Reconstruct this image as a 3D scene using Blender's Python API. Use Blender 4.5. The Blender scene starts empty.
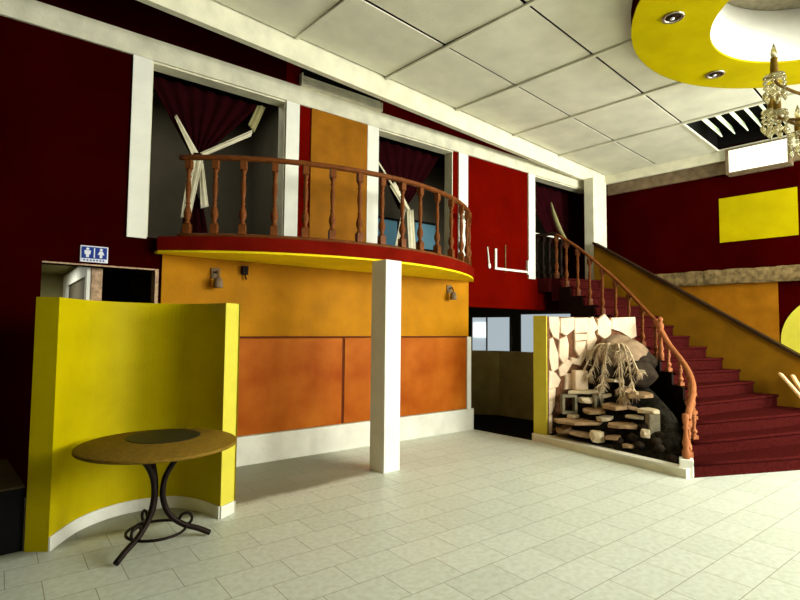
import bpy, bmesh, math, random
from mathutils import Vector, Matrix, noise
PI = math.pi
random.seed(7)
S = bpy.context.scene
C = S.collection

# ------------------------------------------------------------------ materials
def lin(c):
    return tuple(((v/255)/12.92 if v/255 <= .04045 else ((v/255+.055)/1.055)**2.4) for v in c)

def mat(name, rgb, rough=.6, var=.12, scale=6.0, bump=.0, bscale=60.0, metal=0.0, alpha=1.0, rgb2=None, detail=4.0, spec=.05):
    m = bpy.data.materials.new(name); m.use_nodes = True
    nt = m.node_tree; N = nt.nodes; L = nt.links
    b = N['Principled BSDF']
    b.inputs['Roughness'].default_value = rough
    b.inputs['Metallic'].default_value = metal
    b.inputs['Specular IOR Level'].default_value = spec
    tc = N.new('ShaderNodeTexCoord')
    nz = N.new('ShaderNodeTexNoise'); nz.inputs['Scale'].default_value = scale; nz.inputs['Detail'].default_value = detail
    L.new(tc.outputs['Object'], nz.inputs['Vector'])
    rp = N.new('ShaderNodeValToRGB')
    c = lin(rgb)
    if rgb2 is None:
        a = tuple(max(0, v*(1-var)) for v in c); d = tuple(min(1, v*(1+var)) for v in c)
    else:
        a = c; d = lin(rgb2)
    rp.color_ramp.elements[0].position = .3; rp.color_ramp.elements[1].position = .7
    rp.color_ramp.elements[0].color = (*a, 1); rp.color_ramp.elements[1].color = (*d, 1)
    L.new(nz.outputs['Fac'], rp.inputs['Fac']); L.new(rp.outputs['Color'], b.inputs['Base Color'])
    if bump > 0:
        n2 = N.new('ShaderNodeTexNoise'); n2.inputs['Scale'].default_value = bscale
        bp = N.new('ShaderNodeBump'); bp.inputs['Strength'].default_value = bump; bp.inputs['Distance'].default_value = .02
        L.new(tc.outputs['Object'], n2.inputs['Vector'])
        L.new(n2.outputs['Fac'], bp.inputs['Height']); L.new(bp.outputs['Normal'], b.inputs['Normal'])
    return m

def emis(name, rgb, s):
    m = bpy.data.materials.new(name); m.use_nodes = True
    b = m.node_tree.nodes['Principled BSDF']
    b.inputs['Base Color'].default_value = (*lin(rgb), 1)
    b.inputs['Emission Color'].default_value = (*lin(rgb), 1)
    b.inputs['Emission Strength'].default_value = s
    return m

M = {}
M['maroon'] = mat('maroon_paint', (48, 1, 1), .55, .2, 1.5, spec=0)
M['maroon_deep'] = mat('deep_maroon_paint', (40, 1, 1), .6, .2, 1.2, spec=0)
M['red'] = mat('red_paint', (92, 6, 1), .55, .14, 2, spec=0)
M['fascia'] = mat('fascia_red', (108, 18, 8), .5, .2, 3, spec=0)
M['white'] = mat('white_paint', (232, 230, 216), .55, .06, 3)
M['cream'] = mat('cream_paint', (222, 217, 190), .6, .1, 5, .15, 40)
M['beam_band'] = mat('aged_white_band', (212, 208, 182), .6, .14, 5, .1, 40)
M['tile_ceiling'] = mat('ceiling_board', (222, 219, 198), .75, .09, 2.5, .25, 90)
M['yellow'] = mat('yellow_paint', (178, 160, 1), .5, .1, 2.5, .12, 60)
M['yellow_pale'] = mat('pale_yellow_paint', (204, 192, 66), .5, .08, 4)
M['soffit'] = mat('soffit_yellow', (246, 216, 26), .55, .1, 3)
M['ochre'] = mat('ochre_paint', (172, 114, 6), .55, .16, 2.5, .15, 50)
M['parapet'] = mat('dark_ochre_parapet', (128, 88, 14), .6, .18, 3, .15, 50)  # ochre darkened for the stair parapet alone
M['orange'] = mat('orange_panel_paint', (146, 92, 14), .6, .18, 4, .15, 60)
M['ply'] = mat('orange_plywood', (146, 64, 5), .5, .2, 2.2, .1, 30, rgb2=(178, 98, 24), detail=7)
M['ply_dark'] = mat('plywood_joint', (92, 40, 16), .7)
M['kerb'] = mat('white_kerb', (216, 214, 200), .6, .12, 3, .15, 40)
M['dark'] = mat('dark_backing', (16, 14, 12), .8)
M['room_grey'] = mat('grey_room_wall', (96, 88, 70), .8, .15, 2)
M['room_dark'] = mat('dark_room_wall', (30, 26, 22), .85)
M['olive'] = mat('olive_wall', (150, 142, 96), .7, .12, 4)
M['terrazzo'] = mat('rough_jamb', (180, 150, 120), .7, .4, 25, .3, 60)
M['concrete'] = mat('rough_concrete', (120, 100, 66), .85, .5, 12, .5, 40)
M['concrete_dark'] = mat('concrete_band', (118, 100, 76), .85, .3, 8, .3, 40)
M['wood'] = mat('turned_wood', (112, 62, 28), .38, .22, 14)
M['wood_light'] = mat('light_turned_wood', (160, 98, 60), .42, .15, 14)
M['wood_dark'] = mat('dark_stringer', (30, 18, 12), .5, .25, 5)
M['cap'] = mat('dark_cap', (46, 30, 16), .5, .2, 6)
M['carpet'] = mat('maroon_carpet', (62, 18, 16), .95, .3, 30, .5, 200, spec=0)
M['iron'] = mat('wrought_iron', (34, 26, 22), .45, .3, 20, metal=.4)
M['tabletop'] = mat('worn_tabletop', (122, 94, 30), .6, .22, 30, .1, 80)
M['inlay'] = mat('dark_inlay', (50, 46, 28), .4, .2, 12)
M['stone'] = mat('pale_cladding_stone', (224, 198, 168), .7, .12, 6, .3, 25)
M['mortar'] = mat('dark_mortar', (112, 74, 50), .9, .3, 20)
M['slab'] = mat('flat_stone', (150, 122, 88), .75, .25, 7, .4, 25)
M['slab_pale'] = mat('pale_flat_stone', (208, 190, 156), .75, .15, 7, .3, 25)
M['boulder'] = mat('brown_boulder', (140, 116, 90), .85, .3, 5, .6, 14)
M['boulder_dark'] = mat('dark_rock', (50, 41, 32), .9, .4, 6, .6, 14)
M['soil'] = mat('black_soil', (34, 30, 22), .95, .5, 18, 1.0, 30)
M['block'] = mat('concrete_block', (122, 114, 92), .85, .2, 14, .3, 60)
M['frond'] = mat('dry_frond', (196, 174, 140), .8, .25, 10)
M['trunk'] = mat('dry_trunk', (96, 74, 48), .9, .3, 20)
M['cloth_dark'] = mat('maroon_curtain', (34, 6, 9), .8, .2, 6, spec=0)
M['cloth_white'] = mat('white_curtain_lining', (216, 208, 178), .8, .1, 8)
M['brass'] = mat('dull_brass', (120, 92, 50), .35, .2, 20, metal=.7)
M['chrome'] = mat('downlight_rim', (170, 160, 140), .25, .1, 20, metal=.8)
M['black_floor'] = mat('passage_black', (14, 12, 10), .7)  # even black laid over the passage floor
M['box'] = mat('dark_box', (10, 9, 8), .6)
M['box_top'] = mat('lit_box_top', (70, 60, 36), .7, .2, 6)  # lighter than the body, painting in light from above
M['plank'] = mat('pale_plank', (226, 186, 134), .55, .14, 8)
M['blue'] = mat('sign_blue', (36, 60, 140), .4, .05)
M['signwhite'] = mat('sign_white', (226, 228, 236), .4, .03)
M['barwall'] = mat('low_wall_plaster', (150, 130, 80), .8, .2, 4)
M['teal_metal'] = mat('grey_blue_shelf', (112, 122, 122), .7, .1, 5)
M['daylight'] = emis('daylight_pane', (250, 252, 246), 1.0)
M['frosted'] = emis('frosted_pane', (176, 190, 196), .85)
M['teal'] = emis('teal_pane', (84, 128, 140), .35)
M['lamp_glow'] = emis('skylight_pane', (244, 248, 226), 1.1)
M['blade'] = mat('louver_blade', (216, 228, 196), .35, .08, 8)

def glass(name, rgb):
    m = bpy.data.materials.new(name); m.use_nodes = True
    b = m.node_tree.nodes['Principled BSDF']
    b.inputs['Base Color'].default_value = (*lin(rgb), 1)
    b.inputs['Roughness'].default_value = .08
    b.inputs['Transmission Weight'].default_value = .8
    b.inputs['IOR'].default_value = 1.4
    return m
M['crystal'] = glass('crystal_glass', (222, 214, 176))

# floor: running-bond tiles turned with the back wall, with a darker patch toward the back left
def floor_mat():
    m = bpy.data.materials.new('floor_tiles'); m.use_nodes = True
    nt = m.node_tree; N = nt.nodes; L = nt.links; b = N['Principled BSDF']
    tc = N.new('ShaderNodeTexCoord')
    mp = N.new('ShaderNodeMapping'); mp.inputs['Rotation'].default_value = (0, 0, math.radians(5.3))
    mp.inputs['Location'].default_value = (.16, -1.580, 0)
    L.new(tc.outputs['Object'], mp.inputs['Vector'])
    br = N.new('ShaderNodeTexBrick')
    br.inputs['Scale'].default_value = 1.0
    br.inputs['Brick Width'].default_value = .44; br.inputs['Row Height'].default_value = .3037
    br.inputs['Mortar Size'].default_value = .0028; br.inputs['Mortar Smooth'].default_value = .3
    br.offset = .42; br.inputs['Bias'].default_value = 0
    br.inputs['Color1'].default_value = (*lin((198, 205, 192)), 1); br.inputs['Color2'].default_value = (*lin((206, 212, 200)), 1)
    br.inputs['Mortar'].default_value = (*lin((136, 132, 112)), 1)
    L.new(mp.outputs['Vector'], br.inputs['Vector'])
    n1 = N.new('ShaderNodeTexNoise'); n1.inputs['Scale'].default_value = 22; n1.inputs['Detail'].default_value = 6
    L.new(tc.outputs['Object'], n1.inputs['Vector'])
    mx = N.new('ShaderNodeMix'); mx.data_type = 'RGBA'; mx.blend_type = 'MULTIPLY'; mx.inputs['Factor'].default_value = 1
    rp = N.new('ShaderNodeValToRGB'); rp.color_ramp.elements[0].color = (.90, .89, .86, 1); rp.color_ramp.elements[1].color = (1.05, 1.05, 1.05, 1)
    rp.color_ramp.elements[0].position = .35; rp.color_ramp.elements[1].position = .62
    L.new(n1.outputs['Fac'], rp.inputs['Fac'])
    L.new(br.outputs['Color'], mx.inputs['A']); L.new(rp.outputs['Color'], mx.inputs['B'])
    # darker patch with a noisy edge
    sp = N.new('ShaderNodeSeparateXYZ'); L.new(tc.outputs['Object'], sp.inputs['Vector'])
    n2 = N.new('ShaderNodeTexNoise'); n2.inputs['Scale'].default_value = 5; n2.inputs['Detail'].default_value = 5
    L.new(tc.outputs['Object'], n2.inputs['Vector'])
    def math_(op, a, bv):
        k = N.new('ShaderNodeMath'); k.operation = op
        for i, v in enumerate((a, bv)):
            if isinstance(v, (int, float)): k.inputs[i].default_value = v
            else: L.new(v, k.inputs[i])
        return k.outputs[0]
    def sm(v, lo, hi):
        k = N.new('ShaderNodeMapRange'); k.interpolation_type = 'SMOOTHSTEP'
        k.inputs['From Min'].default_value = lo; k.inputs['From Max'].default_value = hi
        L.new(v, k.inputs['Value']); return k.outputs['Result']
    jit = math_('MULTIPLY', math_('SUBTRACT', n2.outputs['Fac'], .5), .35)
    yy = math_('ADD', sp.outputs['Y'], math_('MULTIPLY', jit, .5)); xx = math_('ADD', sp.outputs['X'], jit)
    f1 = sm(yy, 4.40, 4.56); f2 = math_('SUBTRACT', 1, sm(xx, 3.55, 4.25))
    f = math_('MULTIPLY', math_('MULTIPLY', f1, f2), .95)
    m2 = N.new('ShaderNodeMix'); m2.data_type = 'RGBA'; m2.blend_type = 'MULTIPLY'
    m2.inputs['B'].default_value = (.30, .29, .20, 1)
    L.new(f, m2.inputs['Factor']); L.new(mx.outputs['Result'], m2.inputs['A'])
    L.new(m2.outputs['Result'], b.inputs['Base Color'])
    b.inputs['Roughness'].default_value = .38
    rr = N.new('ShaderNodeMapRange'); rr.inputs['To Min'].default_value = .28; rr.inputs['To Max'].default_value = .6
    L.new(n1.outputs['Fac'], rr.inputs['Value']); L.new(rr.outputs['Result'], b.inputs['Roughness'])
    bp = N.new('ShaderNodeBump'); bp.inputs['Strength'].default_value = .3; bp.inputs['Distance'].default_value = .004; bp.invert = True
    L.new(br.outputs['Fac'], bp.inputs['Height']); L.new(bp.outputs['Normal'], b.inputs['Normal'])
    return m
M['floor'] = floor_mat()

# ------------------------------------------------------------------ mesh helpers
class MB:
    def __init__(s): s.bm = bmesh.new(); s.mats = []
    def _mi(s, m):
        if m is None: return 0
        if m not in s.mats: s.mats.append(m)
        return s.mats.index(m)
    def box(s, lo, hi, T=None, m=None, bev=0):
        r = bmesh.ops.create_cube(s.bm, size=1)
        vs = r['verts']
        for v in vs:
            v.co = Vector([lo[i] + (v.co[i]+.5)*(hi[i]-lo[i]) for i in range(3)])
        fs = {f for v in vs for f in v.link_faces}
        mi = s._mi(m)
        for f in fs: f.material_index = mi
        if bev:
            es = list({e for v in vs for e in v.link_edges})
            rb = bmesh.ops.bevel(s.bm, geom=es, offset=bev, segments=2, affect='EDGES', profile=.5)
            vs = list({v for f in rb['faces'] for v in f.verts} | {v for v in vs if v.is_valid})
            for f in {f for v in vs for f in v.link_faces}: f.material_index = mi
        if T is not None:
            for v in vs: v.co = T @ v.co
        return vs
    def prism(s, pts, z0, z1, T=None, m=None):
        """closed prism over a plan polygon; z1 may be a list of heights"""
        n = len(pts)
        z0s = z0 if isinstance(z0, (list, tuple)) else [z0]*n
        z1s = z1 if isinstance(z1, (list, tuple)) else [z1]*n
        a = [s.bm.verts.new((p[0], p[1], z)) for p, z in zip(pts, z0s)]
        b = [s.bm.verts.new((p[0], p[1], z)) for p, z in zip(pts, z1s)]
        fs = [s.bm.faces.new(a[::-1]), s.bm.faces.new(b)]
        for i in range(n):
            j = (i+1) % n
            fs.append(s.bm.faces.new((a[i], a[j], b[j], b[i])))
        mi = s._mi(m)
        for f in fs: f.material_index = mi
        if T is not None:
            for v in a+b: v.co = T @ v.co
        return a+b
    def ring(s, inner, outer, z0, z1, m=None):
        """solid between two open plan polylines of equal length"""
        mi = s._mi(m); n = len(inner); V = []
        for p, q in zip(inner, outer):
            V.append([s.bm.verts.new((p[0], p[1], z0)), s.bm.verts.new((q[0], q[1], z0)),
                      s.bm.verts.new((q[0], q[1], z1)), s.bm.verts.new((p[0], p[1], z1))])
        fs = [s.bm.faces.new(V[0]), s.bm.faces.new(V[-1][::-1])]
        for i in range(n-1):
            for k in range(4):
                l = (k+1) % 4
                fs.append(s.bm.faces.new((V[i][k], V[i+1][k], V[i+1][l], V[i][l])))
        for f in fs: f.material_index = mi
    def tube(s, path, r, seg=8, m=None, closed=False, smooth=True, flat=1.0):
        P = [Vector(p) for p in path]; n = len(P); mi = s._mi(m)
        rs = r if isinstance(r, (list, tuple)) else [r]*n
        rings = []; up = None
        for i in range(n):
            if closed: t = P[(i+1) % n]-P[i-1]
            else: t = P[min(i+1, n-1)]-P[max(i-1, 0)]
            t.normalize()
            if up is None:
                up = Vector((0, 0, 1)) if abs(t.z) < .9 else Vector((1, 0, 0))
            u = up-t*up.dot(t)
            if u.length < 1e-4: u = t.orthogonal()
            u.normalize(); up = u; w = t.cross(u)
            rings.append([s.bm.verts.new(P[i]+(u*math.cos(a)*flat+w*math.sin(a))*rs[i]) for a in [2*PI*k/seg for k in range(seg)]])
        fs = []
        for i in range(n if closed else n-1):
            A, B = rings[i], rings[(i+1) % n]
            for k in range(seg):
                f = s.bm.faces.new((A[k], A[(k+1) % seg], B[(k+1) % seg], B[k])); f.smooth = smooth; fs.append(f)
        if not closed:
            fs.append(s.bm.faces.new(rings[0][::-1])); fs.append(s.bm.faces.new(rings[-1]))
        for f in fs: f.material_index = mi
    def lathe(s, prof, c=(0, 0, 0), seg=16, m=None, smooth=True, cap=True):
        mi = s._mi(m); rings = []
        for r, z in prof:
            rings.append([s.bm.verts.new((c[0]+r*math.cos(2*PI*k/seg), c[1]+r*math.sin(2*PI*k/seg), c[2]+z)) for k in range(seg)])
        fs = []
        for A, B in zip(rings, rings[1:]):
            for k in range(seg):
                f = s.bm.faces.new((A[k], A[(k+1) % seg], B[(k+1) % seg], B[k])); f.smooth = smooth; fs.append(f)
        if cap:
            fs.append(s.bm.faces.new(rings[0][::-1])); fs.append(s.bm.faces.new(rings[-1]))
        for f in fs: f.material_index = mi
    def sphere(s, c, r, m=None, sub=2):
        rr = bmesh.ops.create_icosphere(s.bm, subdivisions=sub, radius=1)
        mi = s._mi(m)
        R = r if isinstance(r, (tuple, list)) else (r, r, r)
        for v in rr['verts']: v.co = Vector((c[0]+v.co.x*R[0], c[1]+v.co.y*R[1], c[2]+v.co.z*R[2]))
        for f in {f for v in rr['verts'] for f in v.link_faces}: f.smooth = True; f.material_index = mi
        return rr['verts']
    def grid(s, rows, m=None, smooth=True):
        mi = s._mi(m)
        V = [[s.bm.verts.new(p) for p in row] for row in rows]
        for i in range(len(V)-1):
            for j in range(len(V[0])-1):
                f = s.bm.faces.new((V[i][j], V[i][j+1], V[i+1][j+1], V[i+1][j])); f.smooth = smooth; f.material_index = mi
    def build(s, name, m=None, parent=None, thick=0):
        bmesh.ops.recalc_face_normals(s.bm, faces=s.bm.faces[:])
        co = [v.co for v in s.bm.verts]
        lo = Vector([min(c[i] for c in co) for i in range(3)]); hi = Vector([max(c[i] for c in co) for i in range(3)])
        org = Vector(((lo.x+hi.x)/2, (lo.y+hi.y)/2, lo.z))
        if name in ('floor',): org = Vector((0, 0, 0))
        for v in s.bm.verts: v.co -= org
        me = bpy.data.meshes.new(name); s.bm.to_mesh(me); s.bm.free()
        ms = s.mats if s.mats else [m]
        for x in ms: me.materials.append(x if x is not None else m)
        o = bpy.data.objects.new(name, me); C.objects.link(o)
        o.location = org
        if parent is not None:
            o.parent = parent; o.location = org-world_loc(parent)
        if thick:
            md = o.modifiers.new('thickness', 'SOLIDIFY'); md.thickness = thick; md.offset = 0
        return o

def world_loc(o):
    l = Vector(o.location)
    while o.parent: o = o.parent; l += Vector(o.location)
    return l
def tag(o, label=None, cat=None, group=None, kind=None):
    if label: o['label'] = label
    if cat: o['category'] = cat
    if group: o['group'] = group
    if kind: o['kind'] = kind
    return o
def thing(name, loc, label, cat, group=None):
    o = bpy.data.objects.new(name, None); o.empty_display_size = .1; C.objects.link(o); o.location = loc
    return tag(o, label, cat, group)
def struct(o): o['kind'] = 'structure'; return o
def smooth_path(P, n=6, closed=False):
    P = [Vector(p) if len(p) == 3 else Vector((p[0], p[1], 0)) for p in P]; out = []
    m = len(P)
    for i in range(m if closed else m-1):
        if closed: a, b, c, d = P[i-1], P[i], P[(i+1) % m], P[(i+2) % m]
        else: a, b, c, d = P[max(i-1, 0)], P[i], P[i+1], P[min(i+2, m-1)]
        for k in range(n):
            t = k/n
            out.append(.5*((2*b)+(c-a)*t+(2*a-5*b+4*c-d)*t*t+(3*b-a-3*c+d)*t**3))
    if not closed: out.append(P[-1])
    return out

# ------------------------------------------------------------------ frames of reference
TH = math.atan2(-.08892288, .99603851)
WM = Matrix.Translation((2.787, 5.774, 0)) @ Matrix.Rotation(TH, 4, 'Z')      # x along the back wall, y away behind it
def W(s, off, z): return WM @ Vector((s, off, z))
ZC = 4.905; ZB = 2.55; ZT = 5.5

# ------------------------------------------------------------------ camera
yaw, pit, rol = math.radians(47.01091), math.radians(3.16191), math.radians(.55432)
F = Vector((math.cos(yaw)*math.cos(pit), math.sin(yaw)*math.cos(pit), math.sin(pit)))
r = F.cross(Vector((0, 0, 1))).normalized(); u = r.cross(F)
r2 = math.cos(rol)*r+math.sin(rol)*u; u2 = -math.sin(rol)*r+math.cos(rol)*u
cam = bpy.data.cameras.new('camera'); co = bpy.data.objects.new('camera', cam); C.objects.link(co)
mm = Matrix((( r2.x, u2.x, -F.x, 0), (r2.y, u2.y, -F.y, 0), (r2.z, u2.z, -F.z, 1.6), (0, 0, 0, 1)))
co.matrix_world = mm
cam.sensor_width = 36; cam.lens = 518.7/800*36; cam.clip_start = .05
S.camera = co

# ------------------------------------------------------------------ room shell
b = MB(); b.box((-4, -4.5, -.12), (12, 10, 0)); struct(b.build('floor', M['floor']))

# back wall: sections between openings (s0,s1,z0,z1,material)
b = MB()
TK = .18
for s0, s1, z0, z1, m in (
    (-7.0, -1.937, 0, ZT, 'maroon_deep'), (-1.937, -1.035, 2.2, ZT, 'maroon_deep'), (-1.035, -.896, 2.2, ZB, 'maroon_deep'),
    (-.896, .537, 0, ZB, 'maroon_deep'), (-1.035, .537, 4.48, ZT, 'maroon_deep'),
    (.537, 1.974, 0, ZT, 'red'), (1.974, 3.464, 0, ZB, 'red'), (1.974, 3.464, 4.48, ZT, 'red'),
    (3.464, 3.80, 0, ZT, 'red'), (3.80, 5.543, 1.97, ZT, 'red'), (5.543, 7.35, 1.97, ZB, 'red'), (5.543, 7.35, 4.52, ZT, 'maroon_deep'),
    (7.35, 8.3, 0, ZT, 'maroon_deep')):
    b.box((s0, 0, z0), (s1, TK, z1), WM, M[m])
struct(b.build('wall_back'))
b = MB(); b.box((-.87, -.025, .33), (3.80, -.001, 2.40), WM); struct(b.build('trim_1', M['ochre']))   # ochre facing under the balcony

def trim(n, parts, m):
    b = MB()
    for lo, hi in parts: b.box(lo, hi, WM)
    return struct(b.build('trim_%d' % n, m))
trim(2, [((-7, -.03, 4.48), (7.3, 0, 4.715)), ((-1.035, 0, 4.46), (.537, TK, 4.4799)), ((1.974, 0, 4.46), (3.464, TK, 4.4799)), ((5.543, 0, 4.46), (7.3, TK, 4.5199))], M['beam_band'])
for i, (s0, s1) in enumerate(((-1.225, -1.035), (.537, .718), (1.781, 1.974), (3.575, 3.785), (5.355, 5.543))):
    pb = [((s0, -.025, 2.53), (s1, 0, 4.479))]
    trim(3+i, pb, M['white'])
# cream reveals of the balcony doorways
trim(8, [((.522, .005, ZB), (.536, TK, 4.46)), ((3.449, .005, ZB), (3.463, TK, 4.46)), ((-1.034, .005, ZB), (-1.02, TK, 4.46)), ((1.975, .005, ZB), (1.989, TK, 4.46))], M['cream'])
trim(9, [((.895, -.02, 2.54), (1.78, 0, 4.479))], M['orange'])
# white kerb at the foot of the panelled wall and white edge post
trim(10, [((-.87, -.09, 0), (3.86, 0, .33))], M['kerb'])
trim(11, [((3.74, -.06, .33), (3.83, 0, 1.48)), ], M['white'])
# doorway jambs of the washroom passage
trim(12, [((-.93, .0, 0), (-.896, TK, 2.2)), ((-1.937, -.004, 2.2), (-.896, TK, 2.215))], M['terrazzo'])

# right wall and the concrete band at its head, the rough ledge
b = MB(); b.box((10.8, -1.2, 0), (10.98, 6.2, 4.5)); b.box((10.8, -1.2, 4.5), (10.98, 1.8, ZT)); b.box((10.8, -4.5, 0), (10.98, -4.1, ZT)); b.box((10.8, -4.1, 4.0), (10.98, -1.2, ZT)); b.box((10.8, -4.1, 0), (10.98, -1.2, .3)); b.box((10.8, 2.8, 4.5), (10.98, 6.2, ZT))
b.box((10.8, 1.8, 4.9), (10.98, 2.8, ZT)); struct(b.build('wall_right', M['maroon']))
b = MB(); b.box((10.74, 2.80, 4.5), (10.80, 5.02, 4.9)); b.box((10.74, -4.5, 4.5), (10.80, 1.80, 4.9)); struct(b.build('trim_13', M['concrete_dark']))
b = MB()
rows = []
for j in range(7):
    row = []
    for i in range(62):
        y = 5.0-i*.1; k = j/6*2*PI
        dx = (.0, .10, .12, .12, .10, 0, 0)[j]; z = (2.47, 2.47, 2.52, 2.66, 2.73, 2.73, 2.47)[j]
        q = noise.noise(Vector((y*6, j*1.3, 0)))*.02
        row.append((10.8-dx-(q if 0 < j < 5 else 0), y, z+(q if 0 < j < 5 else 0)))
    rows.append(row)
b.grid(rows, smooth=False); struct(b.build('trim_14', M['concrete']))
# painted colour fields on the right wall
b = MB(); b.box((10.79, 1.76, 3.24), (10.81, 2.93, 4.06)); struct(b.build('trim_15', M['yellow']))
b = MB(); b.box((10.792, 2.07, .4), (10.81, 5.0, 2.5)); struct(b.build('trim_16', M['orange']))
b = MB()
disc = [(10.806, 1.25+.80*math.cos(a), 1.45+.80*math.sin(a)) for a in [2*PI*k/48 for k in range(48)]]
d2 = [(10.786, p[1], p[2]) for p in disc]
va = [b.bm.verts.new(p) for p in disc]; vb = [b.bm.verts.new(p) for p in d2]
b.bm.faces.new(va); b.bm.faces.new(vb[::-1])
for i in range(48): b.bm.faces.new((va[i], va[(i+1) % 48], vb[(i+1) % 48], vb[i]))
struct(b.build('trim_17', M['yellow_pale']))
# corner pillar
b = MB(); b.box((9.64, 4.79, 2.56), (10.19, 4.98, 4.62)); struct(b.build('trim_18', M['cream']))

# west and south walls (behind the camera) with tall windows
b = MB(); b.box((-4.18, -4.5, 0), (-4, 7.5, ZT)); struct(b.build('wall_left', M['maroon_deep']))
b = MB()
WIN = ((.6, 3.2), (4.4, 7.2), (7.7, 10.4))
WZ0, WZ1 = 2.3, 4.6
xs = [-4.18]
for a, c in WIN: xs += [a, c]
xs.append(10.98)
for i in range(0, len(xs), 2): b.box((xs[i], -4.5, 0), (xs[i+1], -4.32, ZT))
for a, c in WIN: b.box((a, -4.5, 0), (c, -4.32, WZ0)); b.box((a, -4.5, WZ1), (c, -4.32, ZT))
struct(b.build('wall_front', M['red']))

# structural slab above, then the hung ceiling of separate boards
b = MB(); b.box((-4.2, -4.5, ZT), (12, 10, ZT+.15)); struct(b.build('ceiling_slab', M['dark']))
b = MB()
HX0, HX1, HY0, HY1 = 5.07, 7.47, -.64, 1.76                           # square opening for the dome of the rosette
def cut(x0, x1, y0, y1):
    if x1 <= HX0 or x0 >= HX1 or y1 <= HY0 or y0 >= HY1: return [(x0, x1, y0, y1)]
    o = []
    if x0 < HX0: o.append((x0, HX0, y0, y1))
    if x1 > HX1: o.append((HX1, x1, y0, y1))
    a, c = max(x0, HX0), min(x1, HX1)
    if y0 < HY0: o.append((a, c, y0, HY0))
    if y1 > HY1: o.append((a, c, HY1, y1))
    return o
XL = [-3.9, -2.68, -1.25, .17, 1.59, 3.01, 4.38, 5.79, 7.26, 8.74, 10.63]
YL = [5.02, 3.97, 2.87, 1.77, .67, -.43, -1.53, -2.63, -3.73, -4.5]
rng = random.Random(3)
for i in range(len(XL)-1):
    for j in range(len(YL)-1):
        x0, x1, y1, y0 = XL[i], XL[i+1], YL[j], YL[j+1]
        if x0 > 8.5 and YL[j] < 3 and YL[j] > 2.5: continue           # missing board by the right wall
        if x1 > 8.0 and x0 < 8.8 and False: continue
        g = .015; st = rng.uniform(-.03, .03)
        off = 0 if j == 0 else rng.uniform(-.04, .04)
        vs = []
        for (p0, p1, q0, q1) in cut(x0+g, x1-g, y0+g*1.15, y1-g*1.15): vs += b.box((p0, q0, ZC), (p1, q1, ZC+.015))
        cx, cy = (x0+x1)/2, (y0+y1)/2
        tx, ty = rng.uniform(-.004, .004), rng.uniform(-.005, .005)
        if i == 5 and j == 1: ty, tx = .02, .0
        if i == 4 and j == 0: ty, tx = -.03, -.01                      # one sagging board
        for v in vs: v.co.z += (v.co.x-cx)*tx+(v.co.y-cy)*ty
struct(b.build('ceiling', M['tile_ceiling']))
b = MB()
for (p0, p1, q0, q1) in cut(-4, 9.0, -4.5, 5.0): b.box((p0, q0, ZC+.12), (p1, q1, ZC+.14))
b.box((9.0, 2.95, ZC+.12), (10.7, 5.0, ZC+.14)); b.box((9.0, -4.5, ZC+.12), (10.7, 1.3, ZC+.14)); struct(b.build('ceiling_backing', M['dark']))
# perimeter edge boards
b = MB(); b.box((-4, 5.03, 4.63), (10.68, 5.11, ZC+.03)); struct(b.build('ceiling_edge', M['cream']))
b = MB(); b.box((10.64, -4.5, 4.72), (10.70, 5.03, ZC+.03)); struct(b.build('ceiling_edge_right', M['cream']))
b = MB()
for x in XL[5:-1]:
    for (p0, p1, q0, q1) in cut(x-.012, x+.03, -4.4, 5.02): b.box((p0, q0, ZC-.03), (p1, q1, ZC-.006))
struct(b.build('ceiling_rail', M['tile_ceiling']))

# ------------------------------------------------------------------ rooms behind the back wall
b = MB()   # upper floor
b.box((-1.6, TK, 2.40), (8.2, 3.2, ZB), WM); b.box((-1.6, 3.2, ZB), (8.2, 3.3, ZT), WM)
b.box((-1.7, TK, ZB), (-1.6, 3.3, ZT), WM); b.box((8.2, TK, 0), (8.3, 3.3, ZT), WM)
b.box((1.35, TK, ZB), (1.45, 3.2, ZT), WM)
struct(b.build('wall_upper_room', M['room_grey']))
def window(n, s0, s1, z0, z1, off, m, fm, T=WM, bars=()):
    f = MB(); w = .05
    f.box((s0-w, off-.04, z0-w), (s0, off+.02, z1+w), T); f.box((s1, off-.04, z0-w), (s1+w, off+.02, z1+w), T)
    f.box((s0, off-.04, z1), (s1, off+.02, z1+w), T); f.box((s0, off-.04, z0-w), (s1, off+.02, z0), T)
    for x in bars: f.box((x-.02, off-.03, z0), (x+.02, off+.02, z1), T)
    o = struct(f.build('window_%d' % n, fm))
    p = MB(); p.box((s0, off-.01, z0), (s1, off+.005, z1), T); p.build('pane', m, o)
    return o
window(1, 4.05, 4.75, 3.42, 4.0, 3.15, M['teal'], M['room_dark'])
window(2, 5.25, 5.90, 3.46, 4.05, 3.15, M['teal'], M['room_dark'])

# washroom passage
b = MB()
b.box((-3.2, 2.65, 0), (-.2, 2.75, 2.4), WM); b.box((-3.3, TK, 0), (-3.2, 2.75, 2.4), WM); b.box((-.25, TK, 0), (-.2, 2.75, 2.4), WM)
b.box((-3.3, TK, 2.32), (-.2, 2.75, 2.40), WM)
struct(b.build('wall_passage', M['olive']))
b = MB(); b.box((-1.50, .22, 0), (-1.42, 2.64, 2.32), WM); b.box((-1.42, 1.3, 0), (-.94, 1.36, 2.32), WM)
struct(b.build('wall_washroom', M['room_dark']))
b = MB(); b.box((-1.5, .18, 0), (-1.40, .22, 2.32), WM); struct(b.build('trim_19', M['terrazzo']))
f = MB()
f.box((-1.54, .19, 0), (-1.501, .34, 2.28), WM); f.box((-1.54, 2.1, 0), (-1.501, 2.6, 2.28), WM); f.box((-1.54, .34, 2.12), (-1.501, 2.1, 2.28), WM)
dr = struct(f.build('door_1', M['white']))
p = MB(); p.box((-1.515, .34, 0), (-1.501, 2.1, 2.12), WM); p.build('door_panel', M['room_grey'], dr)

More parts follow.
